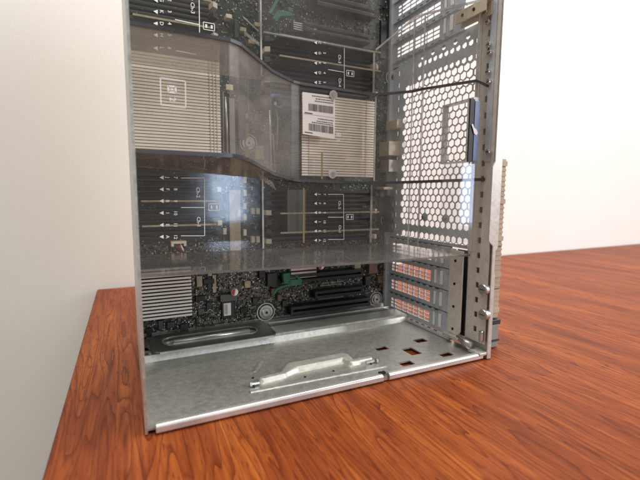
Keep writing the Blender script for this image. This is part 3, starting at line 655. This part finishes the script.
# left processor cover: box standing forward, its underside and top, then the diagonal bulge
ZT = .2262
zlo = [.158, .1575, .156, .150, .1465, .146]; zhi = [ZT, ZT-.0002, ZT-.0005, ZT, ZT, ZT]
t = MB(); quad(t, (XE, YC, .1585), (CUR[0][0], YC, .158), (CUR[0][0], YC, ZT), (XE, YC, ZT+.0005))
tb_ = MB(); wallstrip(tb_, CUR, lambda i: zlo[i], lambda i: zhi[i]); tb_.build('curved_wall', CLRB, ab, solid=.0011)
part(t, 'processor_cover', CLR); t = MB()
quad(t, (CUR[-1][0], CUR[-1][1], .146), (W0[0], W0[1], .1448), (W0[0], W0[1], ZT-.001), (CUR[-1][0], CUR[-1][1], ZT))
o = part(t, 'processor_cover', CLR)
t = MB(); t.face([(XE, YC+.0008, .1585), *[(x, y+.0008, z) for (x, y), z in zip(CUR, zlo)], (CUR[-1][0], YV-.0008, .1468), (XM, YV-.0008, .1482), (XE, YV-.0008, .1543)])
part(t, 'cover_underside', CLRH)
t = MB(); t.face([(XE, YC+.0008, ZT), *[(x, y+.0008, ZT-.0002) for x, y in CUR], (CUR[-1][0], YV-.0008, ZT+.0004), (XE, YV-.0008, ZT+.0012)])
part(t, 'cover_top', CLRH)
# dark moulded edges along the cover's top and bottom
def seam(pts, h=.0020, d=.0016, m=SEAM, name='moulded_edge'):
    t = MB(); pts = [Vector(p) for p in pts]; n = []
    for i, p in enumerate(pts):
        a = (pts[min(i+1, len(pts)-1)]-pts[max(i-1, 0)]); a.z = 0; a.normalize(); nn = Vector((a.y, -a.x, 0)); n.append((p, nn))
    rings = []
    for p, nn in n:
        k = len(t.v); t.v += [tuple(p+Vector((0, 0, -h/2))), tuple(p+nn*d+Vector((0, 0, -h/2))), tuple(p+nn*d+Vector((0, 0, h/2))), tuple(p+Vector((0, 0, h/2)))]; rings.append(k)
    for A, B in zip(rings, rings[1:]):
        for k in range(4): j = (k+1) % 4; t.f.append((A+k, A+j, B+j, B+k)); t.m.append(0)
    t.f += [tuple(rings[0]+k for k in range(4)), tuple(rings[-1]+k for k in range(4))]; t.m += [0, 0]
    return t.build(name, m, ab)
off = .0009
seam([(XE, YC-off, ZT+.0005)]+[(x+off*.4, y-off, z) for (x, y), z in zip(CUR, zhi)]+[(W0[0], W0[1]-off, ZT-.001), (W1[0]-.001, W1[1]-off, .2280), (W2[0]-.001, W2[1]-off, .2278), (W3[0]-.001, W3[1]-off, .2235), (W4[0], W4[1]-off, .2190)], .0021)
seam([(XE, YC-off, .1585)]+[(x+off*.4, y-off, z) for (x, y), z in zip(CUR, zlo)]+[(W0[0], W0[1]-off, .1448), (W1[0]-.001, W1[1]-off, .1462), (W2[0]-.001, W2[1]-off, .1462), (W3[0]-.001, W3[1]-off, .1466), (W4[0], W4[1]-off, .1470)], .0024)
# upper memory covers
ztop = .2640
t = MB(); quad(t, (XE, YV, ZT+.0015), (XM, YV, ZT+.0008), (XM, YV, .40), (XE, YV, .40)); part(t, 'memory_cover', CLRM)
t = MB(); quad(t, (XM+.0012, -.036, ztop+.003), (W0[0]+.012, -.036, ztop+.006), (W0[0]+.012, -.036, .40), (XM+.0012, -.036, .40)); part(t, 'upper_cover', CLR); t = MB(); quad(t, (XM+.0012, YV, ZT+.0008), (W0[0], YV, ZT), (W0[0], YV, ztop), (XM+.0012, YV, ztop+.001)); part(t, 'memory_cover', CLRM)
t = MB(); t.box(XM+.003, W0[0], YV-.0003, YV+.0022, ztop, ztop+.0010); part(t, 'cover_rim', EDGE, 0)
# side wall by the vents
t = MB()
plan = [W0, W1, W2, W3, W4]; zl5 = [.0868, .0862, .0860, .0855, .0860]; zh5 = [.2645, .2925, .2915, .2835, .280]
wallstrip(t, plan, lambda i: zl5[i], lambda i: zh5[i]); part(t, 'side_wall', CLR)
t = MB()
for i in range(4): (x0, y0), (x1, y1) = plan[i], plan[i+1]; t.prism([(x0, y0-.0008, zh5[i]-.0008), (x1, y1-.0008, zh5[i+1]-.0008), (x1, y1-.0008, zh5[i+1]+.0010), (x0, y0-.0008, zh5[i]+.0010)], (-.0007, -.0003, 0))
part(t, 'cover_rim', EDGE, 0)
for (x, y), zz0, zz1 in ((W1, .087, .291), (W2, .087, .290), (W3, .087, .282)):
    MB().box(x-.0012, x-.0002, y-.0012, y, zz0, zz1).build('corner_rib', EDGE, ab)
# upright ribs
for (x, z0, z1) in ((XM, .0885, .1470), (XM, ZT+.003, .38), (W0[0], .0885, .1435), (W0[0], ZT+.001, ztop)):
    MB().box(x-.0006, x+.0006, YV-.0026, YV-.0008, z0, z1).build('upright_rib', EDGE, ab)
MB().box(W0[0]-.0005, W0[0]+.0007, W0[1]-.0020, W0[1]-.0008, .147, ZT-.003).build('upright_rib', EDGE, ab)
# added clear tab, angled to mirror the bluish softbox
t = MB(); tl_, tr2 = -.1300, -.1390
XA = on_y(441, 205, tl_).x; XB = on_y(473, 205, tr2).x
quad(t, (XA, tl_, .0975), (XB, tr2, .0975), (XB, tr2, .1585), (XA, tl_, .1585)); part(t, 'mirror_tab', CLRF, .0009)
# pocket carrying the black and blue touch plate
pk = MB(); p0 = on_x(452, 101, -.012); p1 = on_x(468, 163, -.012)
for (ya, yb_, za, zb_) in ((-.102, -.1362, .2080, .2092), (-.102, -.1362, .1605, .1617), (-.102, -.1032, .1605, .2092), (-.1300, -.1362, .1617, .2080)):
    pk.box(-.0185, -.0125, ya, yb_, za, zb_)
pocket = part(pk, 'plate_pocket', EDGE, 0)
t = MB(); YT = -.1362; A0 = on_y(469.5, 99, YT); A1 = on_y(473.8, 100, YT); A2 = on_y(478.5, 103, YT); zlow = on_y(472, 162, YT).z
tp = MB().box(A0.x, A1.x, YT, YT-.0014, zlow, A0.z).build('touch_plate', INK, pocket)
tb = MB().box(A1.x+.0001, A2.x, YT, YT-.0018, zlow+.0006, A1.z-.001).build('touch_plate', BLUE, pocket); tb['label'] = 'blue half of the plate'
t = MB(); Q = lambda x, y: on_y(x, y, YT-.0020)
t.prism([Q(471.5, 124.5), Q(473, 124), Q(474.2, 128), Q(476.4, 129.5), Q(477.6, 133), Q(476.3, 135.5), Q(474, 133.5), Q(473.2, 130)], (0, -.0002, 0)); t.build('hand_symbol', WHITEP, tp)
# moulded gate marks, ramp and slots on the covers
def disc(px, py, Y, r_, m=EDGE):
    c = on_y(px, py, Y); t = MB(); t.tube([(c.x, Y, c.z), (c.x, Y-.0012, c.z)], r_, 22); t.build('moulding_boss', m, ab)
    t = MB(); t.tube([(c.x+.0004, Y-.0012, c.z-.0002), (c.x+.0004, Y-.0020, c.z-.0002)], r_*.55, 18); t.build('moulding_boss', CLRH, ab)
disc(333, 95, -.0515, .0038); disc(332, 174, -.0515, .0040, CREAM if False else EDGE)
t = MB()
for k in range(7):
    x0 = on_y(257+2.4*k, 172+1.6*k, -.07); t.prism([x0, x0+Vector((.0007, 0, 0)), x0+Vector((.0042, .001, -.0062)), x0+Vector((.0035, .001, -.0062))], (0, .001, 0))
t.build('ridged_ramp', CLRH, ab)
for (p_, q_) in (((243, 17), (258, 31)), ((244, 31), (259, 43))):
    a, b2 = on_y(*p_, YV-.001), on_y(*q_, YV-.001); w = .0006 if p_[1] < 20 else .0026
    MB().prism([a, b2, b2+Vector((0, 0, -w)), a+Vector((0, 0, -w))], (0, -.0012, 0)).build('diagonal_rib', EDGE if w < .001 else CLRH, ab)
for (x0, y0, x1, y1) in ((303, 188, 304.6, 243), (244.5, 113, 248.5, 157), (321.3, 152, 322.8, 179), (319, 245, 320, 246)):
    if x0 == 319: continue
    Y = YV+.0012 if y0 > 180 else (-.0485 if x0 > 300 else -.0010)
    a, b2 = on_y(x0, y0, Y), on_y(x1, y1, Y); MB().box(a.x, b2.x, Y, Y+.0004, a.z, b2.z).build('yellow_strip', YELLOW, ab)
a, b2 = on_y(282, 190, -.02), on_y(300, 232, -.02)
MB().box(a.x, b2.x, -.034, -.030, a.z, b2.z).build('dark_insert', DARKM, ab)
# printed markings
DN = (0, 0, -1); RTV = (1, 0, 0)
def labels(rows, pxs, bracket, Y, size, ch_, icon, name='printed_markings'):
    t = MB(); yy = Y-.0010
    for (py, let, num) in rows:
        a = on_y(pxs[0], py, yy); w = size*.42
        t.face([(a.x-w, yy, a.z), (a.x+w, yy, a.z+w), (a.x+w, yy, a.z-w)])
        for px, s_ in ((pxs[1], let), (pxs[2], num)):
            if s_: add_text(t, s_, size, on_y(px, py+ (.0), yy), DN, RTV)
    if bracket:
        bx0, bx1, bys = bracket
        for by in bys: line(t, on_y(bx0, by, yy), on_y(bx1, by, yy), .0005)
        line(t, on_y(bx1, bys[0], yy), on_y(bx1+.4, bys[-1], yy), .0005)
    for (px, py, s_) in ch_: add_text(t, s_, size*1.12, on_y(px, py, yy), DN, RTV)
    for (px, py) in icon:
        c = on_y(px, py, yy); w, h = size*1.15, size*.72
        for (u0, v0, u1, v1) in ((-w, -h, w, -h), (w, -h, w, h), (w, h, -w, h), (-w, h, -w, -h)): line(t, (c.x+u0, yy, c.z+v0), (c.x+u1, yy, c.z+v1), .0005)
        for u in (-.5, .5): t.face([(c.x+w*u-.0011*size/.003*.55, yy, c.z-h*.5), (c.x+w*u+.0011*size/.003*.55, yy, c.z-h*.5), (c.x+w*u+.0011*size/.003*.55, yy, c.z+h*.5), (c.x+w*u-.0011*size/.003*.55, yy, c.z+h*.5)])
    return t.build(name, WHITEP, ab)
labels([(177.5, 'J', '7'), (189.3, 'F', '8'), (201, 'B', '9'), (213, 'I', '10'), (225, 'E', '11'), (236.8, 'A', '12')], (161.5, 167.5, 175.5), (181, 204.3, (178, 207.5, 235.8)), YV, .0036, [(198, 192.5, 'Ch-2'), (198.6, 222, 'Ch-1')], [(214, 207)])
labels([(0, 'G', '2'), (11.5, 'K', '3'), (23.5, 'D', '4'), (35, 'H', '5'), (48, 'L', '6')], (155.5, 161.5, 169.5), None, YV, .0036, [(192.5, 8, 'Ch-3')], [(209, 26.5)])
t = MB(); line(t, on_y(199, -5, YV-.001), on_y(199.6, 34, YV-.001), .0006); line(t, on_y(175, 19.5, YV-.001), on_y(199.3, 24.6, YV-.001), .0006); line(t, on_y(176, 50.5, YV-.001), on_y(196, 54.5, YV-.001), .0005); t.build('printed_markings', WHITEP, ab)
labels([(194.3, 'J', '7'), (203.4, 'F', '8'), (212.6, 'B', '9'), (221.8, 'I', '10'), (231, 'E', '11'), (240.3, 'A', '12')], (315.5, 319.6, 324.5), (328, 343.5, (194.3, 217.2, 239.5)), YV, .0033, [(339.5, 205, 'Ch-2'), (339.8, 229, 'Ch-1')], [(349.8, 217)])
labels([(42.5, 'C', '1'), (53, 'G', '2'), (63, 'K', '3'), (72.8, 'D', '4'), (82.4, 'H', '5')], (315.5, 319.6, 324.5), None, YV, .0033, [(339.5, 59, 'Ch-3'), (339.8, 82.5, 'Ch-4')], [(350.3, 73.5)])
t = MB(); line(t, on_y(344.3, 48, YV-.001), on_y(344.3, 89, YV-.001), .0005); line(t, on_y(328, 69.5, YV-.001), on_y(344.3, 72.3, YV-.001), .0005); t.build('printed_markings', WHITEP, ab)
# processor marks: a frame, a chip symbol and a number
def cpumark(cx, cy, w, h, Y, num, size, only=False):
    t = MB(); yy = Y-.0010; P = lambda x, y: on_y(x, y, yy)
    if not only:
        c = [P(160.3, 77.6), P(185.3, 81.2), P(185.8, 107.6), P(161, 104.8)]
    else: c = [P(345.5, 130.5), P(363, 132), P(363, 160), P(345.5, 159)]
    for i in range(4 if not only else 3): line(t, c[i], c[(i+1) % 4], .0006 if not only else .0004)
    a = P(cx, cy); k = size*.62
    for (u0, v0, u1, v1) in ((-k, -k*.8, k, -k*.8), (k, -k*.8, k, k*.8), (k, k*.8, -k, k*.8), (-k, k*.8, -k, -k*.8)): line(t, (a.x+u0, yy, a.z+v0), (a.x+u1, yy, a.z+v1), .0011 if not only else .0007)
    t.face([(a.x-k*.4, yy, a.z-k*.3), (a.x+k*.4, yy, a.z-k*.3), (a.x+k*.4, yy, a.z+k*.3), (a.x-k*.4, yy, a.z+k*.3)])
    add_text(t, num, size*1.5, (a.x, yy, a.z-size*1.75), DN, RTV); t.build('processor_mark', WHITEP, ab)
cpumark(172, 89.3, 0, 0, YC, '2', .0032); cpumark(338.5, 134.5, 0, 0, -.0500, '1', .0028, True)
# barcode sticker on the right processor cover
Yk = -.0512; P = lambda x, y, d=0: on_y(x, y, Yk-d)
tl, tr_, brr, bl = P(302.3, 92), P(335, 96.2), P(334.6, 139), P(302.6, 134)
st = MB(); st.prism([tl, tr_, brr, bl], (0, -.0003, 0)); stick = st.build('barcode_sticker', PAPER, ab)
def uv(u, v): 
    p = (tl*(1-u)+tr_*u)*(1-v)+(bl*(1-u)+brr*u)*v; p = p.copy(); p.y = Yk-.00045; return p
t = MB()
for v0, v1 in ((.25, .42), (.72, .89)):
    u = .18
    while u < .95:
        w = random.choice((.006, .012, .018)); t.face([uv(u, v0), uv(u+w, v0), uv(u+w, v1), uv(u, v1)]); u += w+random.choice((.008, .013))
for v in (.05, .11, .165, .57, .63, .675): 
    u = random.uniform(.25, .5)
    while u < .93:
        w = random.uniform(.02, .05); t.face([uv(u, v), uv(u+w, v), uv(u+w, v+.022), uv(u, v+.022)]); u += w+.014
for v in (.47, .935): t.face([uv(.06, v), uv(.30, v), uv(.30, v+.022), uv(.06, v+.022)])
t.face([uv(.02, .505), uv(.98, .505), uv(.98, .511), uv(.02, .511)])
t.build('barcode', INK, stick)
# ------------------------------------------------------------------ cases behind the rear panel
b = thing('grey_case', (.03, -.095, 0), 'low grey metal case on the desk at the far right, beneath the beige louvred box', 'case')
MB().box(.0135, .030, -.1300, -.1100, .0005, .0215).build('body', GREYC, b, bevel=.0008)
MB().box(.0135, .030, -.1312, -.1300, .0065, .0080).build('front_groove', BLACK2, b); MB().box(.0130, .0305, -.1314, -.1095, .0217, .0262).build('lid', BLACK2, b, bevel=.0005)
b = thing('louvred_box', (.03, -.095, .027), 'tall narrow beige box with louvred front, standing on the low grey case', 'box')
MB().box(.0135, .030, -.1285, -.1105, .0268, .165).build('body', BEIGE, b, bevel=.0008)
t = MB(); z = .032; k = 0
while z < .160:
    h = .0016 if k % 7 else .004
    t.box(.0140, .0295, -.1292 if k % 7 else -.1300, -.1285, z, z+h, 0); z += .0042 if k % 7 else .0065; k += 1
t.build('louvres', BEIGE, b)
for zz in (.052, .090, .128): MB().box(.0150, .0290, -.1291, -.1286, zz, zz+.0016).build('louvre_gap', BRICK, b)
